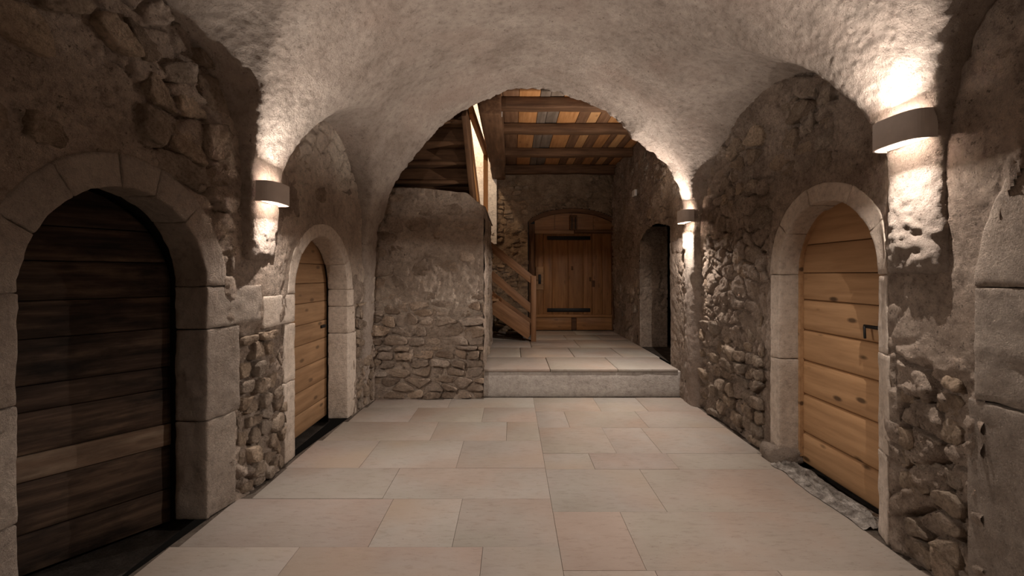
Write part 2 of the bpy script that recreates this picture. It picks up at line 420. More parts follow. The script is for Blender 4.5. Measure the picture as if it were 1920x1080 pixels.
def build_vault():
    h = 0.028
    xs = np.arange(-2.16, 2.24, h); ys = np.arange(-1.35, Y_END + 3 * h, h); zs = np.arange(-0.05, 3.86, h)
    G = np.empty((len(xs), len(ys), len(zs)))
    for j in range(len(ys)):
        A, B = np.meshgrid(xs, zs, indexing='ij')
        Yc = np.full_like(A, ys[j])
        d = vault_field(A, Yc, B)
        G[:, j, :] = np.maximum(-d, ys[j] - Y_END)              # negative inside the masonry
    nx, ny, nz = G.shape
    S = G < 0
    c = np.zeros((nx - 1, ny - 1, nz - 1), np.int8)
    for a in (0, 1):
        for b in (0, 1):
            for e in (0, 1):
                c += S[a:nx - 1 + a, b:ny - 1 + b, e:nz - 1 + e]
    act = np.argwhere((c > 0) & (c < 8))
    vid = np.full((nx - 1, ny - 1, nz - 1), -1, np.int64)
    vid[act[:, 0], act[:, 1], act[:, 2]] = np.arange(len(act))
    acc = np.zeros((len(act), 3)); cnt = np.zeros(len(act))
    corners = [(a, b, e) for a in (0, 1) for b in (0, 1) for e in (0, 1)]
    for p in corners:
        for k in range(3):
            if p[k]: continue
            q = list(p); q[k] = 1
            g0 = G[act[:, 0] + p[0], act[:, 1] + p[1], act[:, 2] + p[2]]
            g1 = G[act[:, 0] + q[0], act[:, 1] + q[1], act[:, 2] + q[2]]
            cr = (g0 < 0) != (g1 < 0)
            t = np.where(cr, g0 / np.where(cr, g0 - g1, 1), 0)
            pt = act + np.array(p, float)
            pt[:, k] += t
            acc[cr] += pt[cr]; cnt[cr] += 1
    V = acc / cnt[:, None] * h + np.array([xs[0], ys[0], zs[0]])
    Fs = []
    for k in range(3):
        sl0 = [slice(1, -1)] * 3; sl1 = [slice(1, -1)] * 3
        sl0[k] = slice(0, -1); sl1[k] = slice(1, None)
        a, b = S[tuple(sl0)], S[tuple(sl1)]
        idx = np.argwhere(a != b)
        flip = a[idx[:, 0], idx[:, 1], idx[:, 2]]
        off = np.array([1, 1, 1]); off[k] = 0
        base = idx + off
        u, v = [(1, 2), (2, 0), (0, 1)][k]
        def g(du, dv):
            q = base.copy(); q[:, u] -= du; q[:, v] -= dv
            return vid[q[:, 0], q[:, 1], q[:, 2]]
        Q = np.stack([g(1, 1), g(0, 1), g(0, 0), g(1, 0)], axis=1)
        Q[~flip] = Q[~flip][:, ::-1]
        Fs.append(Q)
    F = np.concatenate(Fs)
    F = F[(F >= 0).all(axis=1)]
    # leave out what lies well behind the walls
    cen = V[F].mean(axis=1)
    keep = (cen[:, 0] > XL(cen[:, 1]) - 0.14) & (cen[:, 0] < XR + 0.14)
    keep |= cen[:, 1] > 5.3
    F = F[keep]
    used = np.unique(F); remap = np.full(len(V), -1); remap[used] = np.arange(len(used))
    V = V[used]; F = remap[F]
    V = relax(V, F, 2, 0.5)
    V, F = quad_subdiv(V, F)
    V = relax(V, F, 2, 0.5)
    N = vnormals(V, F)
    low = sstep(1.95, 1.6, V[:, 2]) * (1 - sstep(4.8, 5.1, V[:, 1]))
    rag = sstep(5.25, 5.42, V[:, 1])
    far = 1 - 0.55 * sstep(3.6, 4.8, V[:, 1])
    d = (0.016 - 0.014 * low) * fbm(V, 1.6, 2, 0.5, 3) + (0.0030 * far + 0.0025 * low) * fbm(V, 8, 3, 0.55, 40) + (0.0028 * far + 0.003 * low) * fbm(V, 34, 2, 0.6, 80)
    pits = np.clip(vnoise(V, 15, 91) - 0.55, 0, 1) * 0.022 * far * (1 - 0.8 * low) * sstep(0.0, 0.5, vnoise(V, 2.2, 33))
    d = d - pits + 0.014 * rag * fbm(V, 13, 3, 0.6, 7)
    V = V + N * d[:, None]
    o = mesh_obj('ceiling', V, F, M['vault'])
    tag(o, 'plastered groin vault with lunettes spanning the stone cellar', 'vault', kind='structure')
    return o
ceiling = build_vault()

# ------------------------------------------------------------------ displaced wall sheets
def wall_grid(name, a0, a1, b0, b1, res, place, height, mat, hole=None):
    na, nb = int(round((a1 - a0) / res)), int(round((b1 - b0) / res))
    A, B = np.meshgrid(np.linspace(a0, a1, na + 1), np.linspace(b0, b1, nb + 1), indexing='ij')
    a, b = A.ravel(), B.ravel()
    V = place(a, b, height(a, b))
    I = np.arange((na + 1) * (nb + 1)).reshape(na + 1, nb + 1)
    F = np.stack([I[:-1, :-1].ravel(), I[1:, :-1].ravel(), I[1:, 1:].ravel(), I[:-1, 1:].ravel()], axis=1)
    if hole is not None:
        ac = a[F].mean(axis=1); bc = b[F].mean(axis=1)
        F = F[~hole(ac, bc)]
        used = np.unique(F); remap = np.full(len(V), -1); remap[used] = np.arange(len(used))
        V = V[used]; F = remap[F]
    return mesh_obj(name, V, F, mat)
def P3(a, b, seed=0): return np.stack([a, b, np.full_like(a, seed * 3.7)], axis=1)
def rough_wall(a, b, seed, stone=0.02, fu=5.0, fv=7.0):
    P = P3(a, b, seed)
    wu = a + 0.06 * fbm(P, 4, 2, 0.5, seed); wv = b + 0.06 * fbm(P, 4, 2, 0.5, seed + 3)
    f1, f2, idv = worley(wu, wv, fu, fv, seed)
    edge = np.clip((f2 - f1) / 0.28, 0, 1)
    st = sstep(0, 1, edge) * (0.35 + 0.9 * idv) - 0.5
    show = sstep(-0.25, 0.35, fbm(P, 1.5, 3, 0.55, seed + 20))
    h = stone * st * show - 1.1 * stone * (1 - sstep(0.0, 0.14, f2 - f1)) * show
    h += 0.022 * fbm(P, 1.3, 2, 0.5, seed + 30) + 0.009 * fbm(P, 8, 4, 0.65, seed + 40) + 0.0065 * fbm(P, 33, 2, 0.6, seed + 50)
    h -= np.clip(vnoise(P, 11, seed + 60) - 0.5, 0, 1) * 0.05
    return h
def box_mask(a, b, a0, a1, b0, b1, s=0.06):
    return sstep(a0 - s, a0 + s, a) * (1 - sstep(a1 - s, a1 + s, a)) * sstep(b0 - s, b0 + s, b) * (1 - sstep(b1 - s, b1 + s, b))

def near_doors(y, z, names):
    m = np.zeros_like(y)
    for d in names:
        yc, r, zs = DOORS[d]
        rho = np.where(z < zs, np.abs(y - yc), np.hypot(y - yc, z - zs))
        m = np.maximum(m, 1 - sstep(r + 0.12, r + 0.26, rho))
    return m
LEFT_PATCHES = [(3.02, 3.60, 0.0, 1.08), (4.93, 5.40, 0.0, 1.15), (1.2, 2.95, 2.02, 2.8)]
RIGHT_PATCHES = [(3.84, 5.30, 0.0, 0.95), (2.06, 2.44, 0.0, 0.98), (4.55, 4.95, 1.2, 2.3), (3.2, 4.6, 2.12, 2.72)]
def h_left(y, z):
    h = rough_wall(y, z, 1, 0.034)
    m = np.zeros_like(y)
    for p in LEFT_PATCHES[:2]: m = np.maximum(m, box_mask(y, z, *p))
    crumb = m * (0.014 * fbm(P3(y, z, 4), 17, 3, 0.65, 8))
    m = np.maximum(m, 1.35 * box_mask(y, z, *LEFT_PATCHES[2], s=0.12))
    calm = np.maximum(box_mask(y, z, 3.5, 5.5, 1.2, 3.0, 0.2) * 0.5, 0.75 * near_doors(y, z, 'ab'))
    calm = np.maximum(calm, 0.8 * box_mask(y, z, 2.95, 3.5, 1.15, 2.3))
    return h * (1 - calm) - 0.024 * m + crumb
def h_right(y, z):
    h = rough_wall(y, z, 2, 0.034) * (1 - np.maximum(0.75 * near_doors(y, z, 'cd'), 0.85 * box_mask(y, z, 1.9, 2.6, 1.05, 2.3)))
    m = np.zeros_like(y)
    for p in RIGHT_PATCHES[:2]: m = np.maximum(m, box_mask(y, z, *p))
    m = np.maximum(m, 0.7 * box_mask(y, z, *RIGHT_PATCHES[3], s=0.15))
    return h - 0.024 * m + m * 0.014 * fbm(P3(y, z, 4), 17, 3, 0.65, 9)
wall_left = wall_grid('wall_left', -1.3, 5.47, -0.1, 3.05, 0.0125, lambda y, z, h: np.stack([XL(y) + h, y, z], axis=1), h_left, M['wall'],
                      lambda y, z: in_arch(y, z, 'a', 0.14) | in_arch(y, z, 'b', 0.095))
tag(wall_left, 'rough plastered rubble wall on the left with two arched doorways', 'wall', kind='structure')
def lighten_zone(o, mat, test):
    """Faces given a lighter plaster, its colour raised in place of missing light."""
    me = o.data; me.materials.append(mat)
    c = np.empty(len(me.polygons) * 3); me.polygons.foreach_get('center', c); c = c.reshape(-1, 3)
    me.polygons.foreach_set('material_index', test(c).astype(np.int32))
lighten_zone(wall_left, M['blockplaster'], lambda c: (c[:, 1] + 0.25 * fbm(c, 3.0, 4, 0.6, 77) > 3.62) & (c[:, 2] + 0.25 * fbm(c, 3.0, 4, 0.6, 78) > 1.2))  # upper far part: lighter plaster, brightened to make up for weak light
wall_right = wall_grid('wall_right', -1.3, 5.50, -0.1, 3.05, 0.0125, lambda y, z, h: np.stack([XRf(y) - h, y, z], axis=1), h_right, M['wall'],
                       lambda y, z: in_arch(y, z, 'c', 0.10) | in_arch(y, z, 'd', 0.25))
tag(wall_right, 'rough plastered rubble wall on the right around the pine door', 'wall', kind='structure')
wall_behind = wall_grid('wall_behind', -2.2, 2.3, -0.1, 3.7, 0.08, lambda x, z, h: np.stack([x, -1.25 + h, z], axis=1), lambda x, z: rough_wall(x, z, 5, 0.02), M['wall'])
tag(wall_behind, 'rough plastered end wall behind the viewpoint', 'wall', kind='structure')

# ------------------------------------------------------------------ rubble stones as single pieces
def cells(u0, u1, v0, v1, sw, sh, seed):
    """Irregular stone outlines filling a rectangle: Voronoi cells of jittered, stretched points."""
    r = random.Random(seed)
    pts = []; v = v0 + sh * 0.4; row = 0
    while v < v1 + sh * 0.4:
        hh = sh * r.uniform(0.75, 1.3)
        u = u0 + sw * r.uniform(0.0, 0.6)
        while u < u1 + sw * 0.3:
            pts.append((u + r.uniform(-.12, .12) * sw, v + r.uniform(-.22, .22) * sh))
            u += sw * r.choice((0.6, 0.8, 1.0, 1.0, 1.3, 1.7))
        v += hh
    out = []
    for i, (pu, pv) in enumerate(pts):
        poly = [(u0, v0), (u1, v0), (u1, v1), (u0, v1)]
        for k, (qu, qv) in enumerate(pts):
            if k == i or abs(qu - pu) > 4 * sw or abs(qv - pv) > 4 * sh: continue
            # metric stretched so that stones lie flat
            mu, mv = (pu + qu) / 2, (pv + qv) / 2
            nu, nv = (qu - pu) / sw ** 2, (qv - pv) / sh ** 2
            new = []
            for a in range(len(poly)):
                p, q = poly[a], poly[(a + 1) % len(poly)]
                dp = (p[0] - mu) * nu + (p[1] - mv) * nv; dq = (q[0] - mu) * nu + (q[1] - mv) * nv
                if dp <= 0: new.append(p)
                if dp * dq < 0:
                    t = dp / (dp - dq); new.append((p[0] + t * (q[0] - p[0]), p[1] + t * (q[1] - p[1])))
            poly = new
            if len(poly) < 3: break
        if len(poly) >= 3: out.append(poly)
    return out
def stone_mesh(poly, gap, depth, proud, r, bulge=0.22):
    """Prism over a polygon with rounded shoulders; returns verts (u, v, w) and faces."""
    P = np.array(poly); c = P.mean(axis=0)
    Q = []
    for k in range(len(P)):                      # cut corners once
        a, b = P[k], P[(k + 1) % len(P)]
        if np.linalg.norm(b - a) < 0.012: Q.append((a + b) / 2); continue
        Q.append(a * 0.76 + b * 0.24); Q.append(a * 0.24 + b * 0.76)
    Q = np.array(Q)
    Q = np.concatenate([np.stack([Q[k], (Q[k] + Q[(k + 1) % len(Q)]) / 2]) if np.linalg.norm(Q[k] - Q[(k + 1) % len(Q)]) > 0.05 else Q[k:k + 1] for k in range(len(Q))])
    d = Q - c; l = np.linalg.norm(d, axis=1, keepdims=True)
    size = l.mean()
    Q = c + d * np.maximum(1 - gap / np.maximum(l, 1e-6), 0.45) * (1 + np.array([[r.uniform(-.09, .07)] for _ in Q]))
    n = len(Q); d = Q - c
    tilt = np.array([r.uniform(-.18, .18), r.uniform(-.22, .22)])
    V = []; F = []
    for s, w in ((1.0, -depth), (1.0, proud - bulge * size * 0.38), (0.90, proud - bulge * size * 0.10), (0.55, proud)):
        for q in d:
            ww = w + (float(tilt @ (q * s)) if w > -depth else 0) + (r.uniform(-.075, .075) * size if w > -depth else 0)
            V.append((c[0] + q[0] * s, c[1] + q[1] * s, max(ww, -depth + 0.002) if w > -depth else w))
    for ring in range(3):
        for k in range(n):
            k2 = (k + 1) % n
            F.append((ring * n + k, ring * n + k2, (ring + 1) * n + k2, (ring + 1) * n + k))
    V.append((c[0], c[1], proud + r.uniform(-.02, .05) * size)); top = len(V) - 1
    for k in range(n): F.append((3 * n + k, 3 * n + (k + 1) % n, top))
    return V, F, c
def rubble(parent, place, u0, u1, v0, v1, sw, sh, seed, mat, proud=(-0.01, 0.03), depth=0.09, gap=0.012, keep=None, wobble=0.25):
    """Every stone is an object of its own under the wall it belongs to."""
    r = random.Random(seed * 31 + 5); cnt = 0
    for poly in cells(u0, u1, v0, v1, sw, sh, seed):
        A = np.array(poly); w, h = np.ptp(A[:, 0]), np.ptp(A[:, 1])
        if w < 0.03 or h < 0.025: continue
        c = A.mean(axis=0)
        if keep is not None and not keep(c[0], c[1], r): continue
        V, F, c = stone_mesh(poly, gap * r.uniform(0.5, 1.7), depth, r.uniform(*proud), r)
        V = np.array(V)
        pts = place(V[:, 0], V[:, 1], V[:, 2])
        o0 = place(np.array([c[0]]), np.array([c[1]]), np.array([0.0]))[0]
        # keep the faces pointing out of the wall
        nrm = np.cross(pts[F[-1][1]] - pts[F[-1][0]], pts[F[-1][2]] - pts[F[-1][0]])
        out = place(np.array([c[0]]), np.array([c[1]]), np.array([0.1]))[0] - o0
        if nrm @ out < 0: F = [tuple(reversed(f)) for f in F]
        mesh_obj('stone', pts - o0, F, mat, parent, True, o0); cnt += 1
    return cnt
pl_left = lambda y, z, w: np.stack([XL(y) + w, y, z], axis=1)
pl_right = lambda y, z, w: np.stack([XRf(y) - w, y, z], axis=1)
def clear_of_doors(y, z, names, g):
    return not any(bool(in_arch(np.array([y]), np.array([z]), d, g)[0]) for d in names)
rubble(wall_left, pl_left, 3.04, 3.57, 0.0, 1.06, 0.13, 0.10, 21, M['rubble'], (-0.03, 0.03), keep=lambda y, z, r: r.random() < 0.85)
rubble(wall_left, pl_left, 4.93, 5.42, 0.0, 1.15, 0.16, 0.11, 22, M['rubble'], (-0.02, 0.025))
rubble(wall_left, pl_left, 1.25, 3.0, 1.95, 2.78, 0.24, 0.17, 23, M['rubble'], (-0.02, 0.022), gap=0.02, keep=lambda y, z, r: clear_of_doors(y, z, 'a', 0.24) and r.random() < 0.82)
rubble(wall_left, pl_left, 3.5, 4.9, 1.95, 2.55, 0.22, 0.15, 24, M['rubble'], (-0.025, 0.016), keep=lambda y, z, r: clear_of_doors(y, z, 'b', 0.25) and r.random() < 0.4)
rubble(wall_right, pl_right, 3.86, 5.28, 0.0, 0.98, 0.19, 0.10, 25, M['rubble'], (-0.03, 0.035), keep=lambda y, z, r: r.random() < 0.9 - 0.5 * max(0, z - 0.5))
rubble(wall_right, pl_right, 2.07, 2.44, 0.0, 1.0, 0.15, 0.12, 26, M['rubble'], (-0.03, 0.03), keep=lambda y, z, r: r.random() < 0.85)
rubble(wall_right, pl_right, 3.0, 4.95, 1.7, 2.75, 0.22, 0.15, 27, M['rubble'], (-0.02, 0.02), gap=0.018, keep=lambda y, z, r: clear_of_doors(y, z, 'c', 0.26) and r.random() < 0.72)
rubble(wall_right, pl_right, 3.9, 5.2, 1.0, 1.7, 0.2, 0.14, 28, M['rubble'], (-0.04, 0.012), keep=lambda y, z, r: r.random() < 0.45)
rubble(wall_right, pl_right, 1.55, 2.05, 1.9, 2.5, 0.22, 0.16, 29, M['rubble'], (-0.03, 0.01), keep=lambda y, z, r: clear_of_doors(y, z, 'd', 0.36) and r.random() < 0.7)
# ------------------------------------------------------------------ dressed stones of the doorways
def dressed_block(name, mapping, dims, n, mat, parent, r=0.018, noise=0.007, nf=14, label=None):
    """A box lattice with softened edges and a tooled surface, bent into place by mapping(u, v, w) in metres."""
    V, F = lattice(axis_pts(dims[0], r, n[0]), axis_pts(dims[1], r, n[1]), axis_pts(dims[2], r, n[2]))
    V = round_pts(V, np.array(dims) / 2, r)
    s = random.randrange(1000)
    V = V + noise * np.stack([fbm(V + s * 0.37, nf, 3, 0.55, s + k) for k in range(3)], axis=1)
    W_ = mapping(V[:, 0], V[:, 1], V[:, 2])
    c = W_.mean(axis=0)
    o = mesh_obj(name, W_ - c, F, mat, parent, True, c - np.array(parent.location))
    if label: o['label'] = label
    return o
def surround(parent, d, xf, side, depth, joints, t_arch, jambs, mat, noise=0.004, proud=0.006):
    """Voussoirs between the given angles, then jamb stones (y0, y1, z0, z1). xf(y): wall face; side: +1 faces +x."""
    yc, r, zs = DOORS[d]
    for a0, a1 in zip(joints[:-1], joints[1:]):
        t = t_arch + random.uniform(-.006, .006)
        L = math.radians(a1 - a0) * (r + t / 2) - 0.002; am = math.radians((a0 + a1) / 2)
        def mp(u, v, w, am=am, t=t):
            ang = am + u / (r + t / 2); rad = r + t / 2 + v
            y = yc + rad * np.cos(ang); z = zs + rad * np.sin(ang)
            return np.stack([xf(y) + side * (proud - depth / 2 + w), y, z], axis=1)
        dressed_block('voussoir', mp, (L, t, depth), (max(4, int(L / 0.025)), 7, 8), mat, parent, 0.008, noise)
    for y0, y1, z0, z1 in jambs:
        def mj(u, v, w, y0=y0, y1=y1, z0=z0, z1=z1):
            y = (y0 + y1) / 2 + u; z = (z0 + z1) / 2 + v
            return np.stack([xf(y) + side * (proud - depth / 2 + w), y, z], axis=1)
        dressed_block('jamb_stone', mj, (y1 - y0 - 0.002, z1 - z0 - 0.003, depth), (max(4, int((y1 - y0) / 0.025)), max(5, int((z1 - z0) / 0.025)), 8), mat, parent, 0.009, noise)
def recess(parent, d, x0, x1, grow, mat, z_floor):
    """The dark passage behind a doorway: an arched tunnel with a back and a floor."""
    yc, r, zs = DOORS[d]; r = r + grow
    prof = [(yc - r, z_floor), (yc - r, 0.5), (yc - r, 1.0)] + [(yc + r * math.cos(a), zs + r * math.sin(a)) for a in np.linspace(math.pi, 0, 25)] + [(yc + r, 1.0), (yc + r, 0.5), (yc + r, z_floor)]
    n = len(prof); V = [(x, y, z) for x in (x0, x1) for y, z in prof]
    F = [(k, k + 1, n + k + 1, n + k) for k in range(n - 1)] + [(n - 1, 0, n, 2 * n - 1), tuple(range(n, 2 * n))]
    V = np.array(V) - np.array(parent.location)
    return mesh_obj('recess', V, F, mat, parent, False)
def arch_plank(parent, z0, z1, width_fn, thick, mat, r=0.006, nz=4, name='plank', gap=0.003, xoff=0.0):
    """Horizontal plank of an arched leaf: local x along the leaf (width_fn(z) -> x0, x1), y through it, z up."""
    zz0, zz1 = z0 + gap / 2, z1 - gap / 2
    cz = [zz0] + list(np.linspace(zz0 + r, zz1 - r, nz + 1)) + [zz1]
    cx = [0.0] + list(np.linspace(0.02, 0.98, 9)) + [1.0]
    V, F = lattice(tuple(cx), (-thick / 2, -thick / 2 + r, thick / 2 - r, thick / 2), tuple(cz))
    V = V.copy()
    u = V[:, 0].copy()
    dz = np.maximum(np.maximum(zz0 + r - V[:, 2], V[:, 2] - (zz1 - r)), 0) / r
    V[:, 1] = np.sign(V[:, 1]) * np.minimum(np.abs(V[:, 1]), thick / 2 - r * dz * 0.95)
    lo, hi = width_fn(V[:, 2])
    V[:, 0] = lo + u * (hi - lo)
    c = np.array([(V[:, 0].min() + V[:, 0].max()) / 2, xoff, (zz0 + zz1) / 2])
    return mesh_obj(name, V - np.array([c[0], 0, c[2]]), F, mat, parent, True, c)
def arch_width(half, zs, r):
    def f(z):
        w = np.where(z <= zs, half, np.sqrt(np.maximum(r * r - np.maximum(z - zs, 0) ** 2, 1e-4)) * half / r)
        return -w, w
    return f
def back_board(parent, width_fn, z0, z1, y0, y1, mat, name='backing'):
    zz = np.linspace(z0, z1, 40)
    lo, hi = width_fn(zz)
    out = [(x, z) for x, z in zip(lo, zz)] + [(x, z) for x, z in zip(hi[::-1], zz[::-1])]
    n = len(out); V = [(x, y, z) for y in (y0, y1) for x, z in out]
    F = [tuple(range(n)), tuple(range(2 * n - 1, n - 1, -1))] + [(k, n + k, n + (k + 1) % n, (k + 1) % n) for k in range(n)]
    return mesh_obj(name, V, F, mat, parent, False)

# --- door 1: the big old plank door on the left, standing a little ajar
d1 = tag(empty('door_1', (-1.85, 2.28, 0)), 'big arched doorway with a dark weathered plank door standing ajar', 'door', kind='structure')
surround(d1, 'a', XL, 1, 0.19, [0, 47, 74, 96, 125, 152, 180], 0.16,
         [(2.77, 3.00, 0.0, 0.58), (2.77, 3.03, 0.58, 1.125), (2.77, 3.22, 1.13, 1.38),
          (1.50, 1.79, 0.0, 0.50), (1.52, 1.79, 0.50, 0.95), (1.48, 1.79, 0.95, 1.38)], M['dressed'])
recess(d1, 'a', -1.97, -3.2, 0.16, M['earth'], -0.07)
leaf1 = empty('leaf', (0, 0, 0)); leaf1.parent = d1
dv = Vector((-0.56, -0.83)).normalized()
leaf1.location = Vector((-2.07 + dv.x * 0.58, 2.83 + dv.y * 0.58, 0)) - d1.location
leaf1.rotation_euler = (0, 0, math.atan2(-dv.y, -dv.x))
wf1 = arch_width(0.58, 1.36, 0.58)
zs1 = [-0.03, 0.17, 0.43, 0.56, 0.77, 0.90, 1.13, 1.32, 1.52, 1.70, 1.935]
for k, (a, b) in enumerate(zip(zs1[:-1], zs1[1:])):
    arch_plank(leaf1, a, b, wf1, 0.045 + (0.012 if k == 2 else 0), M['oldwood_light'] if k == 2 else M['oldwood'], 0.005, xoff=random.uniform(-.004, .004))
back_board(leaf1, wf1, -0.02, 1.92, 0.024, 0.05, M['beam'])

# --- door 2: the small pine door further along the left wall
d2 = tag(empty('door_2', (-1.70, 4.23, 0)), 'small arched doorway with a pine plank door beyond the left wall lamp', 'door', kind='structure')
surround(d2, 'b', XL, 1, 0.20, [0, 30, 88, 140, 180], 0.12,
         [(3.57, 3.74, 0.0, 0.62), (3.575, 3.74, 0.62, 1.07), (3.24, 3.74, 1.075, 1.30), (4.72, 4.93, 0.0, 0.86), (4.72, 4.90, 0.86, 1.13), (4.72, 4.87, 1.13, 1.30)], M['smooth'], 0.003)
recess(d2, 'b', -1.87, -2.5, 0.10, M['earth'], -0.06)
leaf2 = empty('leaf', Vector((-1.895, 4.23, 0)) - d2.location, math.pi / 2); leaf2.parent = d2
wf2 = arch_width(0.53, 1.30, 0.53)
zs2 = [0.03, 0.22, 0.41, 0.62, 0.82, 1.0, 1.19, 1.37, 1.55, 1.83]
for a, b in zip(zs2[:-1], zs2[1:]): arch_plank(leaf2, a, b, wf2, 0.04, M['pine_dim'], 0.006)
back_board(leaf2, wf2, 0.03, 1.80, 0.02, 0.045, M['beam'])
lk = rbox('latch', (0.10, 0.018, 0.03), M['iron'], leaf2, (0.41, -0.03, 0.94), r=0.004)

# --- door 3: the pine door on the right
d3 = tag(empty('door_3', (2.06, 3.125, 0)), 'arched doorway with a bright pine plank door in the right wall', 'door', kind='structure')
fx = XRf
surround(d3, 'c', fx, -1, 0.19, [0, 38, 76, 118, 150, 180], 0.125,
         [(2.50, 2.635, 0.0, 0.48), (2.48, 2.635, 0.48, 1.02), (2.50, 2.635, 1.02, 1.45), (3.615, 3.74, 0.10, 0.80), (3.615, 3.735, 0.80, 1.45)], M['smooth'], 0.003)
def plinth(u, v, w): return np.stack([2.06 + 0.07 + w, 3.69 + u, 0.045 + v], axis=1)
dressed_block('plinth_stone', plinth, (0.19, 0.15, 0.26), (5, 4, 6), M['dressed'], d3, 0.03, 0.012)
recess(d3, 'c', 2.22, 2.7, 0.10, M['earth'], -0.04)
leaf3 = empty('leaf', Vector((2.255, 3.10, 0)) - d3.location, -math.pi / 2); leaf3.parent = d3
wf3 = arch_width(0.50, 1.46, 0.50)
zs3 = [0.01, 0.247, 0.54, 0.797, 1.03, 1.262, 1.462, 1.674, 1.955]
for a, b in zip(zs3[:-1], zs3[1:]): arch_plank(leaf3, a, b, wf3, 0.05, M['pine'], 0.016 if a < 1.2 else 0.006, gap=0.004)
back_board(leaf3, wf3, 0.02, 1.94, 0.022, 0.045, M['beam'])
# moulded frame strip around the leaf
fv, ff = [], []
path = [(-0.505, 0.06), (-0.505, 0.5), (-0.505, 1.0)] + [(0.505 * math.cos(a), 1.46 + 0.505 * math.sin(a)) for a in np.linspace(math.pi, 0, 25)] + [(0.505, 1.0), (0.505, 0.5), (0.505, 0.06)]
for k, (x, z) in enumerate(path):
    cx, cz = (0, 1.46) if z > 1.46 else (0, z)
    n = Vector((x - cx, z - cz)).normalized()
    for a, b in ((-0.012, -0.05), (0.03, -0.05), (0.03, 0.03), (-0.012, 0.03)): fv.append((x + n.x * a, b, z + n.y * a))
    if k:
        for q in range(4): ff.append((4 * (k - 1) + q, 4 * (k - 1) + (q + 1) % 4, 4 * k + (q + 1) % 4, 4 * k + q))
mesh_obj('frame_strip', fv, ff, M['pine'], leaf3, False)
hd = rbox('handle', (0.12, 0.014, 0.022), M['iron'], leaf3, (0.235, -0.062, 1.13), r=0.005)
rbox('handle_stem', (0.022, 0.04, 0.022), M['iron'], hd, (0.04, 0.02, 0), r=0.004)
beam_between('handle_grip', (-0.05, -0.005, 0.0), (-0.035, -0.012, -0.075), 0.014, 0.014, M['iron'], hd, r=0.004)

# --- door 5 surround: the next arched doorway at the right edge of the picture
d4 = tag(empty('door_5', (2.06, 1.20, 0)), 'stone surround of the nearest arched doorway at the right edge', 'door', kind='structure')
surround(d4, 'd', fx, -1, 0.24, [0, 58, 105, 145, 180], 0.30,
         [(1.72, 2.05, 0.0, 0.915), (1.72, 2.02, 0.92, 1.40), (0.38, 0.68, 0.0, 0.9), (0.38, 0.68, 0.9, 1.40)], M['dressed'], proud=0.008)
recess(d4, 'd', 2.26, 2.9, 0.10, M['earth'], -0.04)
leaf4 = empty('leaf', Vector((2.30, 1.20, 0)) - d4.location, -math.pi / 2); leaf4.parent = d4
wf4 = arch_width(0.56, 1.40, 0.56)
for k in range(9): arch_plank(leaf4, 0.01 + 0.215 * k, 0.01 + 0.215 * (k + 1), wf4, 0.04, M['oldwood'], 0.006)

# ------------------------------------------------------------------ floor of quartzite slabs
floor_V = [(XL(-1.3), -1.3, -0.002), (XR + 0.02, -1.3, -0.002), (XR + 0.02, 5.6, -0.002), (XL(5.6), 5.6, -0.002)]
floor = mesh_obj('floor', floor_V, [(0, 1, 2, 3)], M['mortar'], None, False)
tag(floor, 'cellar floor of large beige quartzite slabs', 'floor', kind='structure')
left_rows = [(-1.25, -0.5, (-0.9, 0.0)), (-0.5, 0.15, (-1.2, -0.4)), (0.15, 0.8, (-0.8,)), (0.8, 1.35, (-1.1, -0.3)), (1.35, 1.92, (-0.75,)), (1.92, 2.50, (-1.13, -0.155)), (2.50, 3.04, (-0.767, -0.32)), (3.04, 3.52, (-0.84,)), (3.52, 4.10, (-1.15, -0.42)),
             (4.10, 4.62, (-0.72, -0.05)), (4.62, 5.12, (-1.02, -0.30)), (5.12, 5.53, (-0.70,))]
right_rows = [(-1.25, -0.6, (1.1,)), (-0.6, 0.1, (0.8, 1.5)), (0.1, 0.7, (1.2,)), (0.7, 1.3, (0.75, 1.4)), (1.3, 1.9, (1.05,)), (1.9, 2.30, (0.7, 1.3)), (2.30, 2.87, (0.66,)), (2.87, 3.50, (0.95,)), (3.50, 3.81, (0.62, 1.25)), (3.81, 4.45, (0.85, 1.22)), (4.45, 4.98, (0.55, 1.3)), (4.98, 5.53, (0.95, 1.45))]
def slab(x0, x1, y0, y1):
    g = 0.002
    rbox('slab', (x1 - x0 - g, y1 - y0 - g, 0.05), M['slab'], floor, ((x0 + x1) / 2, (y0 + y1) / 2, -0.025 + random.uniform(-0.0015, 0.0015)), r=0.0012, n=(1, 1, 1))
for y0, y1, sp in left_rows:
    xs = [XL((y0 + y1) / 2) + 0.03] + list(sp) + [0.25]
    for a, b in zip(xs[:-1], xs[1:]): slab(a, b, y0, y1)
for y0, y1, sp in right_rows:
    e = 2.03 if not (2.6 < y1 < 3.7) else 2.0
    xs = [0.25] + list(sp) + [e]
    for a, b in zip(xs[:-1], xs[1:]): slab(a, b, y0, y1)
# crumbly pale mortar along the threshold of the pine door
chalk = wall_grid('mortar_strip', 2.66, 3.60, 0, 1, 0.02, lambda y, t, h: np.stack([1.985 + 0.02 * vnoise(P3(y, y), 9, 3) + t * (0.235 - 0.02), y, h], axis=1),
                  lambda y, t: 0.004 + 0.03 * np.sin(np.pi * t) * (0.6 + 0.6 * fbm(P3(y, t), 11, 3, 0.6, 5)) - 0.03 * (t > 0.97), M['chalk'])
chalk.parent = floor

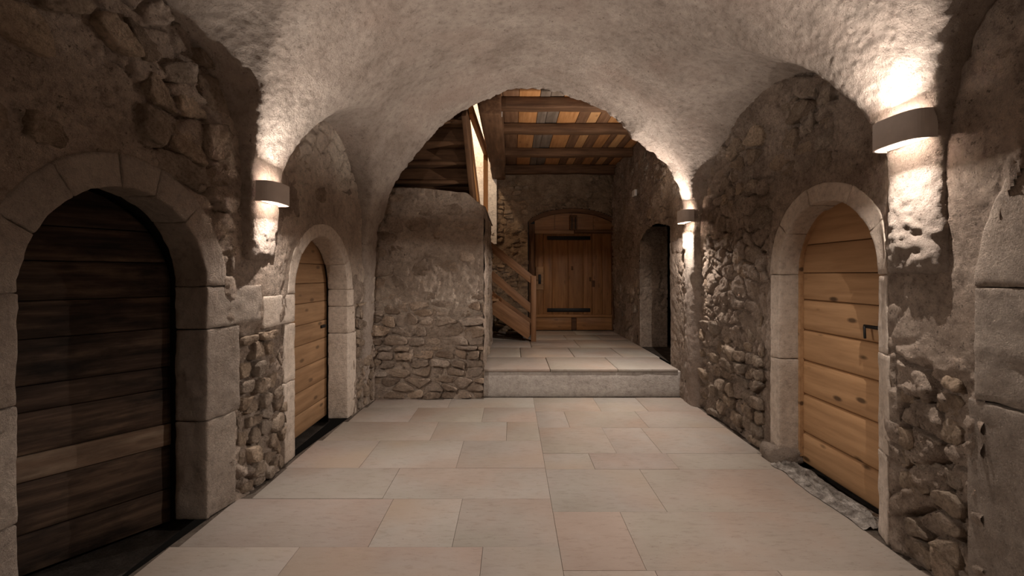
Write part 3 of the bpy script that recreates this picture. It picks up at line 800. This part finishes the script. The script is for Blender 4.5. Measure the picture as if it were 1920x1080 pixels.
# ------------------------------------------------------------------ raised far room
plat = rbox('floor.001', (3.95, 4.10, Z_PLAT - 0.03), M['concrete'], None, (0.04, Y_STEP + 2.05, (Z_PLAT - 0.03) / 2), r=0.012, n=(30, 4, 3), noise=0.003, nf=5)
tag(plat, 'raised concrete platform with paved top at the far end', 'platform', kind='structure')
prows = [(Y_STEP - 0.012, 6.35, (0.45, 1.25)), (6.35, 7.2, (0.12, 0.85, 1.5)), (7.2, 8.05, (0.30, 1.05)), (8.05, 8.7, (0.15, 0.95, 1.55)), (8.7, 9.5, (0.45, 1.2))]
for y0, y1, sp in prows:
    xs = [-0.36 if y0 < 7.5 else -1.75] + list(sp) + [2.0 if y0 > 5.8 else 1.965]
    for a, b in zip(xs[:-1], xs[1:]):
        rbox('slab', (b - a - 0.006, y1 - y0 - 0.006, 0.034), M['slab'], plat, Vector(((a + b) / 2, (y0 + y1) / 2, Z_PLAT - 0.017)) - plat.location, r=0.006, n=(8, 2, 1), noise=0.0012)

# rubble block beside the step (it carries the stair)
BX0, BX1, BY0, BY1, BZ = -1.62, -0.33, 5.46, 7.70, 2.43
def blk_top(x): return BZ + 0.03 * np.sin((x + 1.6) * 4.0) - 0.16 * sstep(-0.55, -0.31, x) - 0.10 * sstep(-1.4, -1.62, x)
def h_block(x, z):
    plaster = sstep(0.75, 1.35, z) * sstep(-1.55, -1.05, x + 0.10 * fbm(P3(x, z, 9), 2.5, 3, 0.5, 4))
    return rough_wall(x, z, 9, 0.02, 6, 8) * 0.8 - 0.025 + 0.03 * plaster
blk = wall_grid('wall_stair', BX0 - 0.1, BX1, -0.05, 1.0, 0.0125, lambda x, t, h: np.stack([x, BY0 - h_block(x, t * blk_top(x)), t * blk_top(x)], axis=1), lambda x, t: np.zeros_like(x), M['blockplaster'])
tag(blk, 'rubble stone block beside the step that carries the wooden stair', 'wall', kind='structure')
side = wall_grid('side_face', BY0, BY1, 0.0, 1.0, 0.025, lambda y, t, h: np.stack([BX1 + 0.7 * h, y, t * (blk_top(np.array([BX1]))[0] - 0.0 * y)], axis=1), lambda y, t: rough_wall(y, t * 2.4, 12, 0.02, 6, 8), M['wall'])
side.parent = blk
topf = wall_grid('top_face', BX0 - 0.1, BX1 + 0.02, BY0 - 0.01, BY1, 0.05, lambda x, y, h: np.stack([x, y, blk_top(x) + 0.5 * h], axis=1), lambda x, y: rough_wall(x, y, 14, 0.02, 6, 8) * 0.5, M['wall'])
topf.parent = blk
pl_blk = lambda x, z, w: np.stack([x, BY0 - w, z], axis=1)
def keep_blk(x, z, r):
    if z > blk_top(np.array([x]))[0] - 0.04: return False
    pz = sstep(0.75, 1.5, np.array([z]))[0] * sstep(-1.5, -1.0, np.array([x]))[0]
    return r.random() < 1.0 - 0.5 * pz
rubble(blk, pl_blk, BX0 - 0.04, BX1 + 0.01, 0.0, 0.62, 0.21, 0.10, 41, M['blockstone'], (-0.035, 0.03), keep=keep_blk, gap=0.011)
rubble(blk, pl_blk, BX0 - 0.04, BX1 + 0.01, 0.62, 1.15, 0.20, 0.115, 42, M['blockstone'], (-0.025, 0.02), keep=keep_blk, gap=0.01)
rubble(blk, pl_blk, BX0 + 0.0, BX1 + 0.01, 1.15, 2.40, 0.27, 0.16, 43, M['blockstone'], (-0.018, 0.018), keep=keep_blk, gap=0.009)
pl_side = lambda y, z, w: np.stack([BX1 + w, y, z], axis=1)
rubble(blk, pl_side, BY0 + 0.02, BY1, Z_PLAT, 2.2, 0.25, 0.16, 44, M['rubble'], (-0.02, 0.012), keep=lambda y, z, r: r.random() < 0.55)

# far wall with the arched opening for the wide door
DW0, DW1, DWC = 0.31, 2.06, 1.19
def far_arch(x): return 2.34 + 0.42 * np.sqrt(np.maximum(1 - ((x - DWC) / 0.95) ** 2, 0))
wall_far = wall_grid('wall_far', -1.85, 2.15, Z_PLAT - 0.05, 3.62, 0.02, lambda x, z, h: np.stack([x, Y_FAR - h, z], axis=1), lambda x, z: rough_wall(x, z, 15, 0.03, 8, 11) * 0.9, M['backrubble'],
                     lambda x, z: (x > DW0) & (x < DW1) & (z < far_arch(x)))
tag(wall_far, 'warm rubble wall at the far end around the wide wooden door', 'wall', kind='structure')
pl_far = lambda x, z, w: np.stack([x, Y_FAR - w, z], axis=1)
def keep_far(x, z, r): return not (x > DW0 - 0.04 and x < DW1 and z < far_arch(np.array([x]))[0] + 0.05) and z < 3.3
rubble(wall_far, pl_far, -0.62, 0.33, 0.40, 3.3, 0.17, 0.095, 51, M['backrubble'], (-0.02, 0.03), keep=lambda x, z, r: keep_far(x, z, r) and r.random() < 0.9, gap=0.012)
rubble(wall_far, pl_far, 0.33, 2.05, 2.3, 3.3, 0.20, 0.12, 52, M['backrubble'], (-0.03, 0.018), keep=lambda x, z, r: keep_far(x, z, r) and r.random() < 0.55)
rev = []
for x in np.linspace(DW0, DW1, 21): rev.append((x, float(far_arch(np.array([x]))[0])))
prof = [(DW0, Z_PLAT)] + rev + [(DW1, Z_PLAT)]
n = len(prof); V = [(x, y, z) for y in (Y_FAR + 0.03, Y_FAR + 0.28) for x, z in prof]
o = mesh_obj('reveal', V, [(k, k + 1, n + k + 1, n + k) for k in range(n - 1)], M['backrubble'], wall_far, False)
# whitewashed brick of the stairwell, going up through the opening
white = wall_grid('wall_stairwell', -1.85, -0.30, 2.05, 5.0, 0.04, lambda x, z, h: np.stack([x, Y_FAR - 0.045 - h, z], axis=1), lambda x, z: 0.006 * fbm(P3(x, z), 5, 3), M['white'])
tag(white, 'whitewashed stairwell wall lit from upstairs behind the wooden stair', 'wall', kind='structure')
for k, (dx_, dy_) in enumerate((((-1.80, 5.45), (-1.80, 9.3)), ((-0.40, 5.45), (-0.40, 9.3)), ((-1.85, 5.46), (-0.40, 5.46)))):
    (xa, ya), (xb, yb) = dx_, dy_
    zl = 0.0 if k == 0 else 3.66
    p = mesh_obj('wall_stairwell_side', [(xa, ya, zl), (xb, yb, zl), (xb, yb, 5.0), (xa, ya, 5.0)], [(0, 1, 2, 3)], M['white'] if k else M['wall'], white, False)
mesh_obj('wall_stairwell_lid', [(-1.85, 5.4, 5.0), (-0.35, 5.4, 5.0), (-0.35, 9.3, 5.0), (-1.85, 9.3, 5.0)], [(0, 1, 2, 3)], M['white'], white, False)

# far right wall with its low side opening
NY0, NY1 = 5.90, 7.32
def nic(y): return 2.06 + 0.10 * np.sin((y - NY0) / (NY1 - NY0) * math.pi) - 0.10 * sstep(7.0, 7.32, y)
XFR = 2.0
def h_farright(y, z):
    calm = 1 - 0.75 * (1 - sstep(5.9, 6.3, y))
    return rough_wall(y, z, 17, 0.03, 6, 8) * calm + 0.012 * (1 - sstep(5.8, 6.1, y))
wall_fr = wall_grid('wall_far_right', 5.38, 9.3, -0.05, 3.62, 0.016, lambda y, z, h: np.stack([XFR - h, y, z], axis=1), h_farright, M['wall'],
                    lambda y, z: (y > NY0) & (y < NY1) & (z < nic(y)))
tag(wall_fr, 'rough plastered side wall of the far room with a low dark opening', 'wall', kind='structure')
pl_fr = lambda y, z, w: np.stack([XFR - w, y, z], axis=1)
rubble(wall_fr, pl_fr, 7.4, 9.15, 0.4, 3.3, 0.26, 0.15, 55, M['rubble'], (-0.03, 0.02), keep=lambda y, z, r: r.random() < 0.6)
rubble(wall_fr, pl_fr, 5.95, 7.4, 2.25, 3.3, 0.26, 0.15, 56, M['rubble'], (-0.03, 0.015), keep=lambda y, z, r: r.random() < 0.45)
nr = wall_grid('reveal', XFR - 0.01, 2.42, Z_PLAT - 0.02, 2.2, 0.02, lambda x, z, h: np.stack([x, NY1 - 0.01 - h, z], axis=1), lambda x, z: rough_wall(x, z, 19, 0.03, 6, 8) * 0.6 + 0.10 * (2.42 - x) * 0, M['wall'])
nr.parent = wall_fr
V = [(x, y, z) for x in (XFR + 0.02, 3.1) for y, z in ((NY0 - 0.02, Z_PLAT - 0.01), (NY0 - 0.02, 2.25), (NY1 + 0.25, 2.25), (NY1 + 0.25, Z_PLAT - 0.01))]
nb = mesh_obj('recess', V, [(0, 1, 5, 4), (1, 2, 6, 5), (2, 3, 7, 6), (3, 0, 4, 7), (4, 5, 6, 7)], M['earth'], wall_fr, False)

# wide wooden door in the far wall
fd = tag(empty('door_4', (1.23, 9.36, Z_PLAT)), 'wide reddish wooden door with iron straps under a low arch', 'door', kind='structure')
def fdl(x, y, z): return (x - 1.23, y - 9.36, z - Z_PLAT)
DYF = 9.36
xb = [0.46, 0.62, 0.80, 1.12, 1.42, 1.60, 1.80, 2.00]
lf = rbox('leaf', (1.56, 0.03, 1.66), M['doorwood'], fd, fdl(1.23, DYF + 0.045, 1.46), r=0.004)
for a, b in zip(xb[:-1], xb[1:]):       # upright boards: plank local x runs up the door
    rbox('plank', (1.62, b - a - 0.004, 0.035), M['doorwood'], lf, ((a + b) / 2 - 1.23, -0.03, 0.0), (0, math.pi / 2, 0), r=0.004) if False else \
    beam_between('plank', ((a + b) / 2 - 1.23, -0.03, -0.81), ((a + b) / 2 - 1.23, -0.03, 0.81), b - a - 0.004, 0.035, M['doorwood'], lf, r=0.004).__setattr__('rotation_euler', (math.pi / 2, -math.pi / 2, 0))
for z in (2.18, 0.745): rbox('strap', (0.86, 0.02, 0.075), M['iron'], lf, (1.13 - 1.23, -0.058, z - 1.46), r=0.005)
lp = rbox('lock_plate', (0.15, 0.03, 0.46), M['pine_dim'], lf, (0.55 - 1.23, -0.06, 1.38 - 1.46), r=0.006)
rbox('keyhole', (0.055, 0.012, 0.19), M['iron'], lp, (0.0, -0.018, -0.02), r=0.02)
for x, z, s in ((1.56, 1.36, 0.05), (1.62, 1.27, 0.075), (1.20, 1.58, 0.045)):
    rbox('repair_patch', (s * 0.9, 0.008, s * 1.7), M['beam'], lf, (x - 1.23, -0.05, z - 1.46), r=0.02)
# frame, transom with fan of boards, threshold
beam_between('frame_post', fdl(0.39, DYF - 0.03, Z_PLAT), fdl(0.39, DYF - 0.03, 2.45), 0.12, 0.12, M['beam'], fd, r=0.008)
beam_between('frame_post', fdl(2.04, DYF - 0.03, Z_PLAT), fdl(2.04, DYF - 0.03, 2.40), 0.08, 0.12, M['beam'], fd, r=0.008)
rbox('transom', (0.80, 0.09, 0.07), M['pine_dim'], fd, fdl(0.83, DYF - 0.02, 2.295), r=0.008)
rbox('transom', (0.78, 0.09, 0.06), M['beam'], fd, fdl(1.63, DYF - 0.02, 2.31), r=0.008)
for x0, x1 in ((0.45, 0.85), (0.85, 1.19), (1.19, 1.62), (1.62, 2.03)):
    zz = [min(float(far_arch(np.array([x]))[0]), 2.74) - 0.06 for x in (x0, x1)]
    V = [(x, y, z) for y in (DYF + 0.0, DYF + 0.03) for x, z in ((x0 + .003, 2.30), (x1 - .003, 2.30), (x1 - .003, zz[1]), (x0 + .003, zz[0]))]
    mesh_obj('tympanum_board', np.array(V) - np.array([1.23, DYF, Z_PLAT]), [(3, 2, 1, 0), (4, 5, 6, 7), (0, 1, 5, 4), (1, 2, 6, 5), (2, 3, 7, 6), (3, 0, 4, 7)], M['doorwood'], fd, False)
arcv, arcf = [], []
for k, x in enumerate(np.linspace(0.33, 2.04, 22)):
    z = float(far_arch(np.array([x]))[0])
    for a, b in ((0.0, -0.10), (-0.085, -0.10), (-0.085, 0.02), (0.0, 0.02)): arcv.append((x - 1.23, b, z + a - Z_PLAT))
    if k: arcf += [(4 * (k - 1) + q, 4 * (k - 1) + (q + 1) % 4, 4 * k + (q + 1) % 4, 4 * k + q) for q in range(4)]
mesh_obj('arch_frame', arcv, arcf, M['beam'], fd, False)
bk = rbox('key_bracket', (0.14, 0.06, 0.30), M['beam'], fd, fdl(1.22, DYF - 0.05, 2.48), r=0.01)
for q in (-0.035, 0.035): rbox('bracket_groove', (0.018, 0.012, 0.24), M['iron'], bk, (q, -0.032, -0.01), r=0.004)
rbox('bottom_rail', (1.60, 0.08, 0.055), M['doorwood'], fd, fdl(1.23, DYF - 0.025, 0.63), r=0.006)
rbox('sill_board', (0.72, 0.07, 0.25), M['doorwood'], fd, fdl(0.82, DYF - 0.01, 0.475), r=0.008)
rbox('sill_board', (0.74, 0.07, 0.25), M['doorwood'], fd, fdl(1.65, DYF - 0.01, 0.475), r=0.008)
rbox('sill_block', (0.10, 0.06, 0.25), M['beam'], fd, fdl(1.23, DYF + 0.0, 0.475), r=0.008)

# timber ceiling over the far room
tc = rbox('ceiling.001', (2.55, 4.0, 0.04), M['beam'], None, (0.88, 7.42, 3.62), r=0.004)
tag(tc, 'timber ceiling of mixed orange and dark boards on heavy beams', 'ceiling', kind='structure')
bx = [-0.40, -0.11, 0.085, 0.335, 0.46, 0.62, 0.885, 1.03, 1.17, 1.33, 1.50, 1.60, 1.74, 1.86, 2.0, 2.15]
bm = ['board_brown', 'board_brown', 'board_orange', 'board_grey', 'board_grey', 'board_orange', 'board_brown', 'board_light', 'board_brown', 'board_orange', 'board_brown', 'board_light', 'board_brown', 'board_orange', 'board_brown']
for a, b, mn in zip(bx[:-1], bx[1:], bm):
    pk = rbox('plank', (3.98, b - a - 0.005, 0.03), M[mn], tc, ((a + b) / 2 - 0.88, 0, -0.035 + random.uniform(-.004, .004)), (0, 0, math.pi / 2), r=0.004)
for yb, hb in ((5.66, 0.13), (6.62, 0.12), (7.90, 0.13), (9.10, 0.16)):
    rbox('beam', (2.42, 0.17, hb), M['beam'], tc, (0.97 - 0.88, yb - 7.42, -0.055 - hb / 2), r=0.015, n=(20, 2, 2), noise=0.008, nf=3)
rbox('main_beam', (3.85, 0.26, 0.25), M['beam'], tc, (-0.25 - 0.88, 7.40 - 7.42, -0.055 - 0.125), (0, 0, math.pi / 2), r=0.02, n=(30, 3, 3), noise=0.012, nf=3)
ov = mesh_obj('ceiling.002', [(-1.85, 5.43, 3.7), (2.2, 5.43, 3.7), (2.2, 5.6, 3.7), (-1.85, 5.6, 3.7)], [(0, 1, 2, 3)], M['beam'], None, False)
tag(ov, 'dark underside of the floor above the end of the vault', 'ceiling', kind='structure')
mesh_obj('upper_floor', [(-0.45, 5.4, 3.66), (2.3, 5.4, 3.66), (2.3, 9.5, 3.66), (-0.45, 9.5, 3.66)], [(0, 1, 2, 3)], M['beam'], tc, False).location = (-0.88, -7.42, -3.62)

# ------------------------------------------------------------------ wooden staircase
st = tag(empty('staircase', (0.36, 7.85, Z_PLAT)), 'brown wooden staircase with plank handrails turning behind the rubble block', 'staircase')
def sl(x, y, z): return Vector((x, y, z)) - Vector((0.36, 7.85, Z_PLAT))
NEW = dict(r=0.006)
np1 = beam_between('newel_post', sl(0.36, 7.85, Z_PLAT), sl(0.36, 7.85, 1.43), 0.085, 0.085, M['brownwood'], st, **NEW)
np2 = beam_between('newel_post', sl(-0.44, 7.86, 1.0), sl(-0.44, 7.86, 3.50), 0.075, 0.075, M['orange'], st, **NEW)
beam_between('handrail', sl(0.34, 7.85, 1.36), sl(-0.44, 7.85, 1.99), 0.045, 0.13, M['brownwood'], st, r=0.005)
beam_between('handrail', sl(0.34, 7.85, 0.86), sl(-0.44, 7.85, 1.53), 0.045, 0.13, M['brownwood'], st, r=0.005)
beam_between('stringer', sl(0.33, 7.87, 0.47), sl(-0.50, 7.87, 1.06), 0.05, 0.25, M['brownwood'], st, r=0.005)
beam_between('stringer', sl(0.33, 9.0, 0.47), sl(-0.50, 9.0, 1.06), 0.05, 0.25, M['brownwood'], st, r=0.005)
for k in range(4): rbox('tread', (1.12, 0.25, 0.04), M['brownwood'], st, sl(0.22 - 0.215 * k, 8.43, 0.50 + 0.165 * k), (0, 0, math.pi / 2), r=0.008)
rbox('landing', (1.30, 1.22, 0.05), M['brownwood'], st, sl(-1.09, 8.50, 1.12), r=0.008)
# upper flight, climbing towards the viewer
for k in range(12):
    t = k / 11; y = 7.75 - 2.15 * t; z = 1.25 + 2.25 * t
    rbox('tread', (1.12, 0.26, 0.045), M['beam'], st, sl(-1.12, y - 0.03, z), r=0.008)
    rbox('riser', (1.12, 0.025, 0.20), M['beam'], st, sl(-1.12, y + 0.09, z - 0.10), r=0.006)
beam_between('stringer', sl(-0.50, 7.80, 1.18), sl(-0.565, 5.62, 3.42), 0.055, 0.30, M['beam'], st, r=0.006)
beam_between('stringer', sl(-1.70, 7.80, 1.18), sl(-1.72, 5.62, 3.42), 0.055, 0.30, M['beam'], st, r=0.006)
beam_between('handrail', sl(-0.42, 7.88, 1.42), sl(-0.585, 5.70, 3.50), 0.045, 0.07, M['orange'], st, r=0.005)
beam_between('handrail', sl(-0.425, 7.88, 1.60), sl(-0.555, 5.90, 3.50), 0.03, 0.05, M['brownwood'], st, r=0.005)
beam_between('trimmer', sl(-0.44, 7.90, 3.50), sl(-0.515, 5.80, 3.50), 0.06, 0.12, M['orange'], st, r=0.005)
rbox('offcut', (0.16, 0.10, 0.04), M['pine_dim'], st, sl(-0.30, 7.75, 1.035), r=0.006)

# ------------------------------------------------------------------ wall lamps
def wall_lamp(loc, facing, label, w=0.30, h=0.135, dep=0.115, watts=None, col=None, rim=0.022):
    """Half-moon plaster up-and-down light. Local +x points away from the wall, y along it."""
    t = empty('wall_lamp', loc, {1: 0.0, -1: math.pi, 2: math.pi / 2}[facing])
    tag(t, label, 'wall lamp', 'plaster up-and-down wall lamps')
    nseg = 24; Vv = []; Ff = []
    half = w / 2
    th = 0.008
    for k in range(nseg + 1):
        a = -math.pi / 2 + math.pi * k / nseg
        sy, cx_ = math.copysign(abs(math.sin(a)) ** 0.8, math.sin(a)), max(math.cos(a), 0.0) ** 0.5
        for q in (0.0, th):
            for z in (-h / 2, h / 2): Vv.append(((dep - q) * cx_, (half - q) * sy, z))
    for k in range(nseg):
        a, b = 4 * k, 4 * (k + 1)
        Ff += [(a, b, b + 1, a + 1), (a + 2, a + 3, b + 3, b + 2), (a, a + 2, b + 2, b), (a + 1, b + 1, b + 3, a + 3)]
    e = 4 * nseg
    Ff += [(0, 1, 3, 2), (e, e + 2, e + 3, e + 1)]
    mesh_obj('shade', Vv, Ff, M['lampbody'], t, False)
    rbox('back_plate', (0.008, w * 0.92, h * 0.92), M['lampwhite'], t, (0.002, 0, 0), r=0.003)
    for sgn in (-1, 1):
        bz = sgn * (h / 2 - (rim if sgn < 0 else rim - 0.002))
        rbox('bulb', (0.014, 0.03, 0.008), M['glow'], t, (dep * 0.64, 0, bz - sgn * 0.008), r=0.003)
        ld = bpy.data.lights.new('lamp_light', 'AREA'); ld.shape = 'DISK'; ld.size = 0.006
        ld.energy = (watts if watts else LAMP_W) * (0.80 if sgn > 0 else 1.0); ld.color = col if col else LAMP_COL
        lo = bpy.data.objects.new('lamp_light', ld); COL.objects.link(lo)
        lo.parent = t; lo.location = (dep * 0.64, 0, bz + sgn * 0.003)
        lo.rotation_euler = Vector((math.sin(math.radians(53 if sgn < 0 else 67)), 0, sgn * math.cos(math.radians(53 if sgn < 0 else 67)))).to_track_quat('-Z', 'Y').to_euler()
    return t
wall_lamp((-1.672, 3.21, 2.00), 1, 'small half-moon plaster wall lamp on the left vault pier', rim=0.0075)
wall_lamp((1.952, 2.30, 2.15), -1, 'largest half-moon plaster wall lamp at the upper right, nearest the viewer', rim=0.012)
wall_lamp((1.965, 5.20, 2.09), -1, 'tiny far half-moon wall lamp at the right foot of the end arch', w=0.28, watts=27.0, rim=0.008)

wall_lamp((1.952, -0.62, 2.10), -1, 'added half-moon wall lamp for fill light on the right behind the viewpoint', watts=8.0)  # unseen lamp, added as general fill
wall_lamp((-1.672, -0.62, 2.10), 1, 'added half-moon wall lamp for fill light on the left behind the viewpoint', watts=8.0)  # its unseen partner on the left, also added for fill

wall_lamp((1.60, 5.45, 3.24), 2, 'added unseen half-moon lamp on the rear face of the end arch', watts=1.1, col=(1.0, 0.74, 0.50))  # added out of sight to brighten the far room

# bulb hanging upstairs in the stairwell
pb = tag(empty('hanging_bulb', (-0.95, 8.2, 4.35)), 'bare bulb hanging on a cord above the wooden stair', 'bulb')
rbox('cord', (0.008, 0.008, 0.55), M['iron'], pb, (0, 0, 0.36), r=0.002)
rbox('socket', (0.04, 0.04, 0.07), M['iron'], pb, (0, 0, 0.06), r=0.012)
rbox('glass', (0.06, 0.06, 0.08), M['glow'], pb, (0, 0, 0.0), r=0.027, n=(3, 3, 3))
ld = bpy.data.lights.new('stair_light', 'POINT'); ld.energy = STAIR_W; ld.color = STAIR_COL; ld.shadow_soft_size = 0.05
lo = bpy.data.objects.new('stair_light', ld); COL.objects.link(lo); lo.parent = pb; lo.location = (0, 0, -0.1)

# small fittings
jb = rbox('junction_box', (0.04, 0.17, 0.10), M['whitepaint'], None, (XFR - 0.03, 7.55, 2.76), r=0.006)
tag(jb, 'small white box fixed high on the far right wall', 'junction box')
tg = rbox('paper_tag', (0.035, 0.006, 0.10), M['whitepaint'], None, (-0.14, 5.86, 3.47), r=0.002)
tag(tg, 'narrow white tag hanging beside the main ceiling beam', 'tag')
